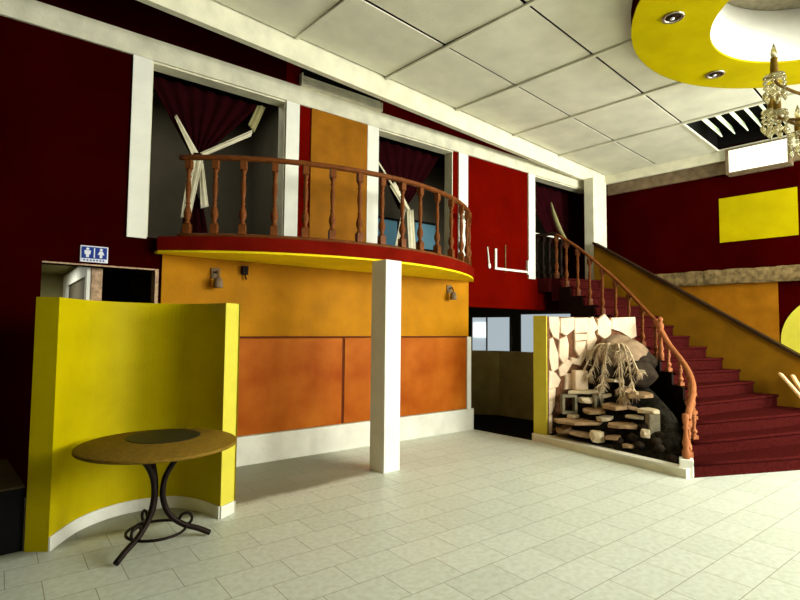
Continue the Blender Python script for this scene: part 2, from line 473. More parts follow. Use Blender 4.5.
# passage under the right part of the upper wall
b = MB(); b.box((6.62, 4.3, .0), (9.9, 9.0, .012)); b.prism([(6.62, 4.26), (6.62, 5.45), (9, 5.2), (9, 4.26)], .001, .013); struct(b.build('floor_passage', M['black_floor']))
b = MB(); b.prism([(7.62, 6.35), (8.0, 5.85), (8.02, 4.3), (8.16, 4.3), (8.14, 5.9), (7.74, 6.45)], 0, 1.2); struct(b.build('wall_bar', M['barwall']))
b = MB(); b.box((10.5, 4.9, 0), (10.6, 9.4, 2.4)); b.box((6.4, 9.3, 0), (10.6, 9.4, 2.4)); b.box((6.4, 5.62, 2.3), (10.6, 9.4, 2.4)); b.box((6.4, 5.62, 0), (6.5, 9.4, 2.4))
struct(b.build('wall_back_room', M['room_grey']))
XT = Matrix.Rotation(PI/2, 4, 'Z')   # local x -> world y, local y -> -x
window(3, 7.32, 8.46, 1.06, 1.90, -10.44, M['frosted'], M['room_grey'], XT, (8.0,))
b = MB(); b.box((10.40, 8.03, 1.40), (10.425, 8.42, 1.78)); o = b.build('pane', M['daylight'], bpy.data.objects['window_3'])
window(4, 5.45, 7.0, 1.06, 1.96, -10.44, M['frosted'], M['room_grey'], XT)

# clerestory window at the head of the right wall
f = MB(); f.box((10.57, 2.70, 4.43), (10.638, 2.75, 4.89)); f.box((10.57, 1.80, 4.43), (10.638, 1.84, 4.89)); f.box((10.57, 1.84, 4.43), (10.638, 2.70, 4.46))
f.box((10.57, 1.84, 4.86), (10.638, 2.70, 4.89)); f.box((10.71, 1.80, 4.43), (10.795, 2.75, 4.70))
w5 = struct(f.build('window_5', M['concrete_dark']))
p = MB(); p.box((10.59, 1.84, 4.46), (10.63, 2.70, 4.86)); p.build('pane', M['lamp_glow'], w5)
for i, (a, c) in enumerate(WIN):
    f = MB()
    for x in (a+.03, (a+c)/2, c-.03): f.box((x-.03, -4.46, WZ0), (x+.03, -4.36, WZ1))
    for z in (WZ0+.03, 3.5, WZ1-.03): f.box((a, -4.46, z-.03), (c, -4.36, z+.03))
    struct(f.build('window_%d' % (6+i), M['white']))

# ------------------------------------------------------------------ balcony
CS, CO, R0 = 1.44, 2.2, 3.33
def arc(a, rad, z=0): return W(CS+rad*math.sin(a), CO-rad*math.cos(a), z)
AM = math.acos(CO/R0)
AS = [-.80+(AM+.80)*i/60 for i in range(61)]
BACK = [W(CS+R0*math.sin(-.80), -.002, 0)]
bal = thing('balcony', W(CS, -.5, 2.38), 'curved balcony with red edge and yellow underside over the panelled wall', 'balcony')
b = MB(); b.ring([arc(a, R0-.06) for a in AS], [arc(a, R0) for a in AS], 2.405, 2.55); b.build('fascia', M['fascia'], bal)
b = MB(); b.prism([arc(a, R0-.01) for a in AS]+BACK, 2.38, 2.404); b.build('soffit', M['soffit'], bal)
b = MB(); b.prism([arc(a, R0-.061) for a in AS]+BACK, 2.405, 2.54); b.build('deck', M['maroon'], bal)

def baluster_mb(h, thin=1.0, m=None):
    b = MB(); t = thin
    b.box((-.034*t, -.034*t, 0), (.034*t, .034*t, .13*h))
    b.box((-.030*t, -.030*t, .88*h), (.030*t, .030*t, h))
    prof = [(.020, .13), (.030, .145), (.020, .16), (.017, .18), (.030, .235), (.034, .27), (.028, .32), (.018, .37), (.015, .40), (.024, .415), (.015, .43),
            (.015, .46), (.021, .55), (.024, .62), (.020, .70), (.015, .76), (.024, .78), (.015, .80), (.017, .83), (.026, .86), (.022, .88)]
    b.lathe([(r*t*1.15, z*h) for r, z in prof], seg=10)
    return b
RB = R0-.08
rail = thing('balcony_railing', W(CS, -1.0, 2.55), 'turned wooden railing along the curved balcony edge', 'railing')
AR = [-.745+1.545*i/60 for i in range(61)]
b = MB(); b.tube([arc(a, RB, 3.42) for a in AR], .042, 8, flat=.75); b.build('handrail', M['wood'], rail)
b = MB(); b.tube([arc(a, RB, 2.575) for a in AR], .03, 6, flat=.8); b.build('bottom_rail', M['wood'], rail)
first = None
for a in (-.714, -.625, -.534, -.432, -.33, -.236, -.134, -.041, .054, .151, .263, .384, .51, .63, .75):
    if first is None:
        first = baluster_mb(.80, 1.08).build('baluster', M['wood'], rail)
        o = first
    else:
        o = first.copy(); C.objects.link(o); o.parent = rail
    o.location = arc(a, RB, 2.59)-rail.location; o.rotation_euler.z = TH+a

# square column carrying the balcony
col = thing('column', (3.965, 4.485, 0), 'square white column standing under the balcony edge', 'column')
b = MB(); b.box((3.845, 4.36, 0), (4.085, 4.61, 2.38), bev=.008); b.build('shaft', M['white'], col)

# plywood panels
for i, (s0, s1, lab) in enumerate(((-.82, 1.40, 'orange plywood panel left of the white column, the widest one by the partition'),
                                   (1.44, 2.03, 'narrow orange plywood panel directly behind the white column'),
                                   (2.07, 3.73, 'orange plywood panel on the wall right of the white column'))):
    b = MB(); b.box((s0, -.05, .34), (s1, -.026, 1.465), WM, bev=.003)
    tag(b.build('plywood_panel', M['ply']), lab, 'wall panel', 'plywood panels under the balcony')
b = MB(); b.box((-.82, -.045, 1.47), (3.74, -.026, 1.492), WM); b.box((1.402, -.042, .34), (1.438, -.026, 1.468), WM); b.box((2.032, -.042, .34), (2.068, -.026, 1.468), WM)
struct(b.build('trim_20', M['ply_dark']))

# small wall lamps under the balcony
def sconce(s, z, label, name='wall_lamp'):
    t = thing(name, W(s, -.03, z), label, 'wall lamp')
    b = MB(); b.box((s-.05, -.045, z+.05), (s+.05, -.026, z+.17), WM); b.build('wall_plate', M['concrete_dark'], t)
    b = MB(); b.tube([W(s, -.045, z+.12), W(s, -.10, z+.13), W(s, -.13, z+.09), W(s, -.13, z+.05)], .012, 8); b.build('arm', M['brass'], t)
    b = MB(); p = W(s, -.13, z-.06); b.lathe([(.02, .12), (.045, .10), (.055, .02), (.05, 0)], p, 12); b.build('lamp_shade', M['concrete_dark'], t)
sconce(-.30, 2.10, 'small dull wall lamp under the left end of the balcony')
sconce(3.36, 2.12, 'small dull wall lamp under the right end of the balcony')
b = MB(); b.box((.0, -.08, 2.22), (.07, -.026, 2.32), WM); b.tube([W(.035, -.05, 2.24), W(.05, -.07, 2.16)], .01, 6)
tag(b.build('cable_stub', M['wood_dark']), 'dark stub of wiring high on the ochre wall under the balcony', 'fixture')

# ------------------------------------------------------------------ restroom sign
sg = thing('restroom_sign', W(-1.505, -.01, 2.235), 'blue restroom sign with white figures above the passage opening', 'sign')
b = MB(); b.box((-1.63, -.014, 2.235), (-1.385, -.001, 2.40), WM, bev=.004); b.build('plate', M['signwhite'], sg)
b = MB(); b.box((-1.618, -.018, 2.272), (-1.397, -.0145, 2.388), WM); b.build('blue_field', M['blue'], sg)
def figure(s, skirt):
    b = MB(); T = WM @ Matrix.Translation((s, -.0185, 2.282)) @ Matrix.Rotation(PI/2, 4, 'X')
    b.prism([(.014*math.cos(2*PI*k/12), .085+.012*math.sin(2*PI*k/12)) for k in range(12)], 0, .003, T)
    if skirt: b.prism([(-.012, .07), (-.03, .032), (-.012, .032), (-.012, 0), (.012, 0), (.012, .032), (.03, .032), (.012, .07)], 0, .003, T)
    else: b.prism([(-.028, .07), (-.024, .03), (-.014, .03), (-.012, 0), (.012, 0), (.014, .03), (.024, .03), (.028, .07)], 0, .003, T)
    b.build('figure', M['signwhite'], sg)
figure(-1.567, False); figure(-1.449, True)
b = MB(); b.box((-1.513, -.0215, 2.28), (-1.503, -.0185, 2.38), WM); b.build('divider', M['signwhite'], sg)
b = MB()
for k in range(7): b.box((-1.60+k*.028, -.0165, 2.248), (-1.585+k*.028, -.0142, 2.262), WM)
b.build('lettering', M['blue'], sg)

# ------------------------------------------------------------------ things on the upper wall
vt = thing('vent_strip', W(1.3, -.06, 4.72), 'white ribbed strip lying along the band below the ceiling edge', 'vent strip')
b = MB(); b.box((.715, -.075, 4.715), (2.0, -.001, 4.735), WM); b.box((.715, -.075, 4.735), (.735, -.001, 4.88), WM); b.box((1.985, -.075, 4.735), (2.0, -.001, 4.84), WM); b.build('casing', M['cream'], vt)
for k in range(4):
    b = MB(); b.box((.735, -.072+k*.008, 4.738+k*.034), (1.985, -.052+k*.008, 4.760+k*.034), WM); b.build('rib', M['beam_band'], vt)
b = MB(); b.box((.74, -.02, 4.735), (1.98, -.004, 5.02), WM); b.build('back_plate', M['dark'], vt)

wb = thing('wall_bracket', W(4.85, -.01, 2.62), 'white thin metal frame fixed low on the red wall beside the white post', 'bracket')
b = MB(); b.box((4.44, -.03, 2.63), (5.355, -.004, 2.665), WM); b.build('bottom_bar', M['white'], wb)
b = MB(); b.box((4.445, -.03, 2.665), (4.485, -.004, 2.99), WM); b.build('upright', M['white'], wb)
b = MB(); b.box((4.718, -.018, 2.60), (4.732, -.004, 3.08), WM); b.build('thin_rod', M['concrete'], wb)
b = MB(); b.box((5.30, -.045, 2.6), (5.354, -.004, 2.86), WM); b.build('end_plate', M['white'], wb)
b = MB(); b.tube([W(4.26, -.015, 3.0), W(4.285, -.015, 2.85), W(4.30, -.015, 2.70)], [.010, .012, .014], 6); b.sphere(W(4.31, -.018, 2.68), (.035, .016, .05))
tag(b.build('wall_hook', M['white']), 'small white hook hanging on the red wall left of the white frame', 'hook')

# ------------------------------------------------------------------ curtains in the balcony doorways
def sheet(b, top, bot, n=16, m_=10, amp=.03, off=.3, waves=6, m=None):
    rows = []
    for j in range(m_+1):
        v = j/m_; row = []
        for i in range(n+1):
            uu = i/n
            a = Vector(top[0]).lerp(Vector(top[1]), uu); c = Vector(bot[0]).lerp(Vector(bot[1]), uu)
            p = a.lerp(c, v)
            q = amp*math.sin(uu*waves*2*PI)*(1-.55*v)
            row.append(W(p.x, off+q+p.y, p.z))
        rows.append(row)
    b.grid(rows, m)
cu = thing('curtain', W(-.5, .3, 2.56), 'maroon curtain tied to a point with white edges in the leftmost balcony doorway', 'curtain', 'tied curtains in the balcony doorways')
b = MB(); sheet(b, ((-1.03, 0, 4.45), (.30, 0, 4.45)), ((-.50, 0, 3.60), (-.42, 0, 3.60)), 40, 14, .025, .30, 7); b.build('swag', M['cloth_dark'], cu, .01)
b = MB(); sheet(b, ((-.73, -.01, 4.02), (-.715, -.01, 4.04)), ((-.52, -.01, 3.60), (-.45, -.01, 3.64)), 8, 8, .012, .245, 1); b.build('left_edge_band', M['cloth_white'], cu, .012)
b = MB(); sheet(b, ((.20, 0, 4.09), (.19, 0, 4.02)), ((-.43, 0, 3.66), (-.44, 0, 3.60)), 8, 12, .02, .25, 1.5); b.build('right_edge_band', M['cloth_white'], cu, .012)
b = MB(); sheet(b, ((.28, .02, 4.45), (.38, .02, 4.45)), ((.16, .02, 4.16), (.24, .02, 4.08)), 6, 8, .02, .26, 1.5); b.build('gathered_corner', M['olive'], cu, .012)
b = MB(); sheet(b, ((-.54, 0, 3.60), (-.40, 0, 3.58)), ((-.63, 0, 2.85), (-.52, 0, 2.90)), 10, 10, .025, .23, 2.5); b.build('white_tail', M['cloth_white'], cu, .012)
b = MB(); sheet(b, ((-.43, .03, 3.55), (-.39, .03, 3.55)), ((-.40, .03, 3.0), (-.31, .03, 3.04)), 8, 8, .02, .23, 1.5); b.build('short_tail', M['cloth_white'], cu, .012)
b = MB(); sheet(b, ((-.52, .05, 3.3), (-.36, .05, 3.1)), ((-.60, .05, 2.58), (-.26, .05, 2.62)), 12, 8, .03, .30, 3); b.build('hanging_fold', M['cloth_dark'], cu, .012)
b = MB(); b.lathe([(.05, 0), (.06, .03), (.05, .06)], W(-.46, .245, 3.58), 12); b.build('tie', M['cloth_dark'], cu)

cu = thing('curtain', W(2.6, .3, 2.56), 'maroon curtain with a thin white sash in the balcony doorway behind the column', 'curtain', 'tied curtains in the balcony doorways')
b = MB(); sheet(b, ((1.98, 0, 4.45), (3.45, 0, 4.45)), ((2.60, 0, 3.45), (2.70, 0, 3.45)), 40, 14, .025, .30, 7); b.build('swag', M['cloth_dark'], cu, .01)
b = MB(); b.tube(smooth_path([W(2.0, .22, 4.22), W(2.28, .22, 3.92), W(2.55, .21, 3.60), W(2.72, .20, 3.42)], 5), .016, 6); b.build('sash', M['cloth_white'], cu)
b = MB(); sheet(b, ((2.36, 0, 3.76), (2.46, 0, 3.84)), ((2.68, 0, 3.40), (2.78, 0, 3.44)), 8, 8, .02, .22, 1.5); b.build('white_edge_band', M['cloth_white'], cu, .012)
b = MB(); sheet(b, ((2.68, 0, 3.45), (2.80, 0, 3.45)), ((2.74, 0, 2.62), (2.88, 0, 2.62)), 8, 10, .02, .20, 2); b.build('white_tail', M['cloth_white'], cu, .012)
b = MB(); sheet(b, ((2.62, .02, 3.45), (2.67, .02, 3.45)), ((2.48, .02, 2.85), (2.54, .02, 2.82)), 6, 8, .015, .21, 1); b.build('short_tail', M['cloth_white'], cu, .012)

cu = thing('curtain', W(6.3, .3, 2.56), 'dark curtain with a curling pale edge in the doorway at the head of the stairs', 'curtain', 'tied curtains in the balcony doorways')
b = MB(); sheet(b, ((5.56, 0, 4.45), (7.33, 0, 4.45)), ((6.55, 0, 3.3), (7.2, 0, 3.3)), 40, 14, .03, .32, 7); b.build('swag', M['cloth_dark'], cu, .01)
b = MB()
pth = smooth_path([W(6.36, .22, 4.14), W(6.42, .20, 3.92), W(6.55, .19, 3.68), W(6.74, .2, 3.50), W(7.0, .22, 3.36)], 5)
b.tube(pth, [.015+.04*math.sin(PI*i/(len(pth)-1)) for i in range(len(pth))], 8, flat=.4); b.build('pale_edge', M['olive'], cu)  # olive instead of lining white, shade put into the edge's colour

# ------------------------------------------------------------------ curved partition
INN = [(p.x, p.y) for p in smooth_path([(.757, 4.44), (.97, 4.71), (1.18, 4.85), (1.38, 4.90), (1.58, 4.87), (1.77, 4.76), (1.885, 4.52), (1.93, 4.255)], 6)]
def offs(P, d):
    out = []
    for i in range(len(P)):
        a = P[max(i-1, 0)]; c = P[min(i+1, len(P)-1)]
        t = Vector((c[0]-a[0], c[1]-a[1])).normalized(); nn = Vector((-t.y, t.x))
        out.append((P[i][0]+nn.x*d, P[i][1]+nn.y*d))
    return out
OUT = offs(INN, .165)
OUT[-1] = (2.092, 4.328); OUT[0] = (.632, 4.546)
pt = thing('curved_partition', (1.36, 4.7, 0), 'chest-high yellow partition curving around the round table', 'partition')
b = MB(); b.ring(INN, OUT, 0, 1.805)
b.build('wall_body', M['yellow'], pt)
IN2 = offs(INN, -.012)
b = MB(); b.ring(IN2, INN, 0, .10); b.build('baseboard', M['kerb'], pt)
b = MB()
ex = Vector((2.092-1.93, 4.328-4.255)).normalized(); en = Vector((ex.y, -ex.x))
q0 = Vector((1.93, 4.255)); q1 = Vector((2.092, 4.328))
b.prism([q0+en*.006, q1+en*.006, q1-en*.0, q0-en*.0], .101, 1.805); o = b.build('end_face', M['yellow_pale'], pt); o['label'] = 'end face in paler yellow, standing for the light on it'  # side light put into the colour of this face
b = MB(); b.prism([q0+en*.014, q1+en*.014, q1, q0], 0, .10); b.build('baseboard', M['kerb'], pt)

# low dark box to the left of the partition
lb = thing('low_box', (-.2, 5.1, 0), 'low black box on the floor left of the yellow partition', 'box')
b = MB(); b.box((-1.2, 4.58, 0), (.625, 5.60, .44)); b.build('body', M['box'], lb)
b = MB(); b.box((-1.2, 4.58, .44), (.625, 5.62, .45)); b.build('lid', M['box_top'], lb)

# ------------------------------------------------------------------ round table
TX, TY = 1.36, 4.06
tb = thing('round_table', (TX, TY, 0), 'round table on curved black iron legs inside the yellow partition', 'table')
b = MB(); b.lathe([(.50, .714), (.54, .716), (.55, .722), (.55, .737), (.543, .742), (.02, .742)], (TX, TY, 0), 48); b.build('tabletop', M['tabletop'], tb)
b = MB(); b.lathe([(.27, .7422), (.27, .746), (.26, .747), (.01, .747)], (TX+.10, TY+.20, 0), 32); o = b.build('inlay', M['inlay'], tb); o['label'] = 'dark round patch on the top'
for an in (212, -14, 96):
    a = math.radians(an); dx, dy = math.cos(a), math.sin(a)
    P = [(.37, .70), (.26, .685), (.14, .625), (.06, .51), (.035, .40), (.045, .30), (.09, .20), (.18, .12), (.29, .07), (.375, .022)]
    b = MB(); b.tube(smooth_path([(TX+dx*q, TY+dy*q, z) for q, z in P], 4), .021, 8); lg = b.build('leg', M['iron'], tb)
    b = MB()
    sc = [(TX+dx*(.20+.045*math.cos(t)), TY+dy*(.20+.045*math.cos(t)), .155+.045*math.sin(t)) for t in [2*PI*i/14 for i in range(14)]]
    b.tube(sc, .011, 6, closed=True); b.build('scroll', M['iron'], lg)
b = MB(); b.tube([(TX+.20*math.cos(t), TY+.20*math.sin(t), .105) for t in [2*PI*i/32 for i in range(32)]], .011, 6, closed=True); b.build('ring_stretcher', M['iron'], tb)

# ------------------------------------------------------------------ staircase
RZ = .17
I = [(6.30, 2.02), (6.60, 2.12), (6.95, 2.22), (7.35, 2.36), (7.70, 2.55), (7.95, 2.78), (8.10, 3.0), (8.22, 3.23), (8.30, 3.47), (8.36, 3.70), (8.40, 3.94), (8.43, 4.18), (8.45, 4.41), (8.47, 4.64), (8.50, 4.87)]
O = [(9.44, .38), (9.44, 1.06), (9.44, 1.32), (9.44, 1.86), (9.44, 2.16), (9.44, 2.34), (9.44, 2.57), (9.44, 2.80), (9.44, 3.05), (9.44, 3.30), (9.44, 3.55), (9.44, 3.80), (9.44, 4.05), (9.44, 4.30), (9.44, 4.55)]
st = thing('staircase', (8.4, 3.2, 0), 'curving staircase covered in maroon carpet rising to the right-hand doorway', 'staircase')
Ip = I+[(8.5, 5.04)]; Op = O+[(9.44, 5.04)]
def carpet_step(k):
    a0, b0, a1, b1 = Ip[k], Op[k], Ip[k+1], Op[k+1]
    z1 = RZ*(k+1); z0 = 0 if k < 9 else z1-.42
    b = MB()
    va = Vector((b0[0]-a0[0], b0[1]-a0[1], 0)); nn = Vector((va.y, -va.x, 0)).normalized()
    bow = .03 if k < 3 else 0
    pts = []
    for i in range(9):
        t = i/8; q = Vector((a0[0], a0[1], 0)).lerp(Vector((b0[0], b0[1], 0)), t)+nn*bow*math.sin(PI*t); pts.append((q.x, q.y))
    for i in range(9):
        t = 1-i/8; q = Vector((a1[0], a1[1], 0)).lerp(Vector((b1[0], b1[1], 0)), t); pts.append((q.x, q.y))
    b.prism(pts, z0, z1-.001*k)
    # rounded nosing
    b.tube([(p[0]+nn.x*.005, p[1]+nn.y*.005, z1-.022) for p in pts[:9]], .021, 8)
    b.build('step', M['carpet'], st)
for k in range(15): carpet_step(k)
# dark stringer on the planter side
b = MB()
for k in range(14):
    a0, a1 = Ip[k], Ip[k+1]
    t = Vector((a1[0]-a0[0], a1[1]-a0[1])).normalized(); nn = Vector((-t.y, t.x))
    z1 = RZ*(k+1)
    z0 = 0 if k < 8 else z1-.45
    b.prism([(a0[0], a0[1]), (a1[0], a1[1]), (a1[0]+nn.x*.03, a1[1]+nn.y*.03), (a0[0]+nn.x*.03, a0[1]+nn.y*.03)], z0, z1-.01)
o = b.build('stringer', M['wood_dark'], st); o['label'] = 'dark side board facing the planter'
# landing
b = MB(); b.prism([(8.40, 5.04), (10.2, 5.04), (10.2, 5.10), (8.40, 5.26)], 2.30, RZ*15); b.box((9.445, 4.56, 2.3), (10.2, 5.04, RZ*15)); b.build('landing', M['carpet'], st)

# stair balustrade
sr = thing('stair_railing', (7.9, 2.9, 0), 'turned wooden railing sweeping down the planter side of the stairs', 'railing')
HT = [.36, .36, .36, .36, .36, .40, .57, .62, .69, .75, .79, .83, .85, .84, .80]
def inpt(k, t=.45, d=-.012):
    a0, a1 = Vector((*Ip[k], 0)), Vector((*Ip[k+1], 0)); q = a0.lerp(a1, t); tt = (a1-a0).normalized()
    return q+Vector((tt.y, -tt.x, 0))*-d*1.0
bases = []
for k in range(1, 15):
    q = inpt(k); z = RZ*(k+1)
    bases.append((q, z, HT[k]))
proto = None; dark = None
for q, z, h in bases:
    if proto is None:
        proto = baluster_mb(.5, 1.0).build('baluster', M['wood_light'], sr); o = proto
    else:
        o = proto.copy(); C.objects.link(o); o.parent = sr
        if q.y > 3.0:
            if dark is None:
                dark = proto.data.copy(); dark.materials[0] = M['wood']  # upper balusters coloured darker to carry the shade up there
            o.data = dark
    o.location = Vector((q.x, q.y, z-.002))-sr.location
    o.scale = (1, 1, (h-.03)/.5)
    o.rotation_euler.z = math.radians(60)
# extra balusters crowding the curled foot of the rail
for (x, y, z) in ((6.44, 2.11, .17), (6.56, 2.15, .17), (6.86, 2.23, .34)):
    o = proto.copy(); C.objects.link(o); o.parent = sr; o.location = Vector((x, y, z))-sr.location; o.scale = (1, 1, .42/.5)
up = smooth_path([(q.x, q.y, z+h) for q, z, h in bases[5:]], 5)
b = MB(); b.tube(up, .032, 8, flat=.8); b.build('handrail', M['wood'], sr)
lo = [(q.x, q.y, z+h+.01) for q, z, h in bases[:6]]
lo = smooth_path([(6.36, 2.09, .62), (6.48, 2.11, .69)]+lo[1:], 5)
b = MB(); b.tube(lo, .038, 8, flat=.8); o = b.build('handrail', M['wood_light'], sr); o['label'] = 'lower curved handrail'
q, z, h = bases[5]
b = MB(); b.lathe([(r_, z_*.76) for r_, z_ in ((.045, 0), (.045, .14), (.03, .16), (.045, .22), (.03, .30), (.024, .48), (.042, .52), (.028, .55), (.045, .62), (.05, .66), (.045, .71), (.022, .74), (.036, .77), (.04, .80), (.028, .835), (.005, .85))], (q.x-.06, q.y-.09, z-.02), 12)
b.build('newel_post', M['wood_light'], sr)
# foot newel on its white block
b = MB(); b.box((-.07, -.07, 0), (.07, .07, .19), Matrix.Translation((6.33, 2.10, 0)) @ Matrix.Rotation(.35, 4, 'Z'), bev=.01); o = b.build('newel_block', M['white'], sr); o['label'] = 'white square block under the foot newel'
b = MB(); b.lathe([(.04, .19), (.04, .28), (.024, .30), (.04, .36), (.024, .44), (.02, .50), (.034, .53), (.02, .56), (.03, .60), (.036, .64), (.03, .68)], (6.33, 2.10, 0), 12); b.build('newel_post', M['wood_light'], sr)
# level guard rail at the head of the stairs
gr = thing('guard_railing', (8.4, 5.1, 2.55), 'short level dark railing in the doorway at the stair head', 'railing')
q, z, h = bases[-1]
p0 = Vector((q.x, q.y, z+h)); p1 = W(5.60, .05, 3.36)
b = MB(); b.tube(smooth_path([p0, p0+Vector((-.03, .12, .02)), p0.lerp(p1, .6), p1], 5), .032, 8); b.build('handrail', M['wood_dark'], gr)
b = MB(); b.box((5.56, .02, 3.385), (6.42, .06, 3.41), WM); o = b.build('rail_highlight', M['white'], gr); o['label'] = 'white strip painted as a highlight along the top'  # white bar stands for the highlight on the handrail
pr2 = None
for i in range(5):
    s = 5.66+i*.19
    if pr2 is None: pr2 = baluster_mb(.82, 1.2).build('baluster', M['wood_dark'], gr); o = pr2
    else: o = pr2.copy(); C.objects.link(o); o.parent = gr
    o.location = W(s, .04, 2.551)-gr.location

# sloping parapet on the right of the stairs
pp = thing('stair_parapet', (9.6, 3, 0), 'sloping ochre parapet with a dark cap on the right of the stairs', 'parapet')
def pz(y): return 3.083+(y-4.446)*.648
b = MB()
v = [(.9, 0), (4.70, 0), (4.70, pz(4.70)), (.9, pz(.9))]
A_ = [b.bm.verts.new((9.445, y, z)) for y, z in v]; B_ = [b.bm.verts.new((9.58, y, z)) for y, z in v]
b.bm.faces.new(A_); b.bm.faces.new(B_[::-1])
for i in range(4): b.bm.faces.new((A_[i], A_[(i+1) % 4], B_[(i+1) % 4], B_[i]))
b.build('wall_body', M['parapet'], pp)
b = MB()
A_ = [b.bm.verts.new((x, y, pz(y)+dz)) for x, y, dz in ((9.40, .9, 0), (9.40, 4.70, 0), (9.40, 4.70, .05), (9.40, .9, .05))]
B_ = [b.bm.verts.new((x, y, pz(y)+dz)) for x, y, dz in ((9.62, .9, 0), (9.615, 4.70, 0), (9.615, 4.70, .05), (9.62, .9, .05))]
b.bm.faces.new(A_); b.bm.faces.new(B_[::-1])
for i in range(4): b.bm.faces.new((A_[i], A_[(i+1) % 4], B_[(i+1) % 4], B_[i]))
b.build('cap', M['cap'], pp)

# broken pale planks leaning by the parapet
b = MB()
def plank(p, q, w, t):
    p, q = Vector(p), Vector(q); dz = (q-p).normalized(); x = dz.cross(Vector((.3, 1, .2))).normalized(); y = dz.cross(x)
    b = MB(); T = Matrix(((x.x, y.x, dz.x, p.x), (x.y, y.y, dz.y, p.y), (x.z, y.z, dz.z, p.z), (0, 0, 0, 1)))
    b.box((-w/2, -t/2, 0), (w/2, t/2, (q-p).length), T, bev=.004); return b
tag(plank((9.02, 1.36, .515), (9.26, 1.78, 1.0), .10, .03).build('plank', M['plank']), 'long pale plank leaning on the parapet at the foot of the stairs', 'plank', 'planks by the parapet')
tag(plank((9.26, 1.40, .515), (9.38, 1.66, .98), .08, .03).build('plank', M['plank']), 'short pale plank behind the long one at the right edge', 'plank', 'planks by the parapet')

# ------------------------------------------------------------------ rock garden beside the stairs
kb = thing('planter_kerb', (6.4, 3.1, 0), 'low white kerb along the front of the rock garden', 'kerb')
ke = [(6.62, 4.26), (6.20, 2.06), (6.32, 2.04), (6.74, 4.24)]
b = MB(); b.prism(ke, 0, .085); b.build('body', M['cream'], kb)
b = MB(); b.prism([(6.615, 4.26), (6.195, 2.06), (6.33, 2.035), (6.745, 4.24)], .085, .105); b.build('coping', M['white'], kb)
sw = thing('stone_wall', (7.4, 3.9, 0), 'wall faced with pale irregular stones behind the rock garden', 'wall')
b = MB(); b.prism([(6.668, 4.25), (6.668, 4.03), (6.77, 4.03), (8.15, 3.40), (8.245, 3.58), (8.30, 3.8), (8.33, 4.25)], .11, 1.795); b.build('wall_core', M['mortar'], sw)
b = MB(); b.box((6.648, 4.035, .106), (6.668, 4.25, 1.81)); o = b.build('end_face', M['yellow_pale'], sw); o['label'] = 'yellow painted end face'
STONES = [[(-0.06, 1.79), (0.11, 1.79), (0.13, 1.72), (0.11, 1.46), (0.01, 1.51), (-0.05, 1.63)], [(0.14, 1.77), (0.38, 1.79), (0.38, 1.62), (0.24, 1.52), (0.14, 1.57)], [(0.38, 1.78), (0.63, 1.79), (0.62, 1.57), (0.39, 1.56)], [(0.63, 1.77), (0.72, 1.8), (0.81, 1.64), (0.73, 1.58), (0.78, 1.46), (0.6, 1.16), (0.6, 1.55)], [(0.8, 1.76), (0.93, 1.85), (1.05, 1.73), (1.04, 1.55), (0.92, 1.46), (0.8, 1.55)], [(1.06, 1.79), (1.5, 1.81), (1.52, 1.52), (1.42, 1.48), (1.23, 1.58), (1.05, 1.63)], [(0.39, 1.55), (0.6, 1.55), (0.6, 1.46), (0.39, 1.44)], [(0.39, 1.43), (0.59, 1.44), (0.55, 1.31), (0.46, 1.21), (0.39, 1.31)], [(0.12, 1.46), (0.25, 1.51), (0.28, 1.4), (0.27, 1.19), (0.18, 1.12), (0.11, 1.22)], [(0.32, 1.21), (0.44, 1.18), (0.58, 1.34), (0.6, 1.24), (0.48, 1.08), (0.32, 1.12)], [(-0.05, 1.46), (0.01, 1.49), (0.1, 1.25), (0.1, 1.05), (-0.01, 0.99), (-0.06, 1.2)], [(0.1, 1.05), (0.25, 1.18), (0.35, 1.13), (0.22, 0.95), (0.13, 0.93)], [(-0.06, 1.02), (0.06, 0.98), (0.14, 0.88), (0.09, 0.78), (-0.07, 0.75)], [(-0.07, 0.74), (0.05, 0.76), (0.03, 0.51), (-0.03, 0.39), (-0.07, 0.39)], [(0.23, 0.97), (0.46, 0.96), (0.51, 0.9), (0.44, 0.74), (0.21, 0.74)], [(-0.07, 0.38), (-0.01, 0.38), (-0.02, 0.12), (-0.08, 0.12)]]
wd = Vector((.9097, -.4153, 0)); wn = Vector((-.4153, -.9097, 0)); wa = Vector((6.77, 4.03, 0))
b = MB()
for pol in STONES:
    cx = sum(p[0] for p in pol)/len(pol); cz = sum(p[1] for p in pol)/len(pol)
    def P3(p, k, d):
        return wa+wd*(cx+(p[0]-cx)*k)+Vector((0, 0, cz+(p[1]-cz)*k))+wn*d
    f0 = [b.bm.verts.new(P3(p, 1.04, .0)) for p in pol]; f1 = [b.bm.verts.new(P3(p, 1.03, .022)) for p in pol]; f2 = [b.bm.verts.new(P3(p, .96, .035)) for p in pol]
    n = len(pol)
    b.bm.faces.new(f2)
    for i in range(n):
        j = (i+1) % n
        b.bm.faces.new((f0[i], f0[j], f1[j], f1[i])); b.bm.faces.new((f1[i], f1[j], f2[j], f2[i]))
b.build('stone_cladding', M['stone'], sw)

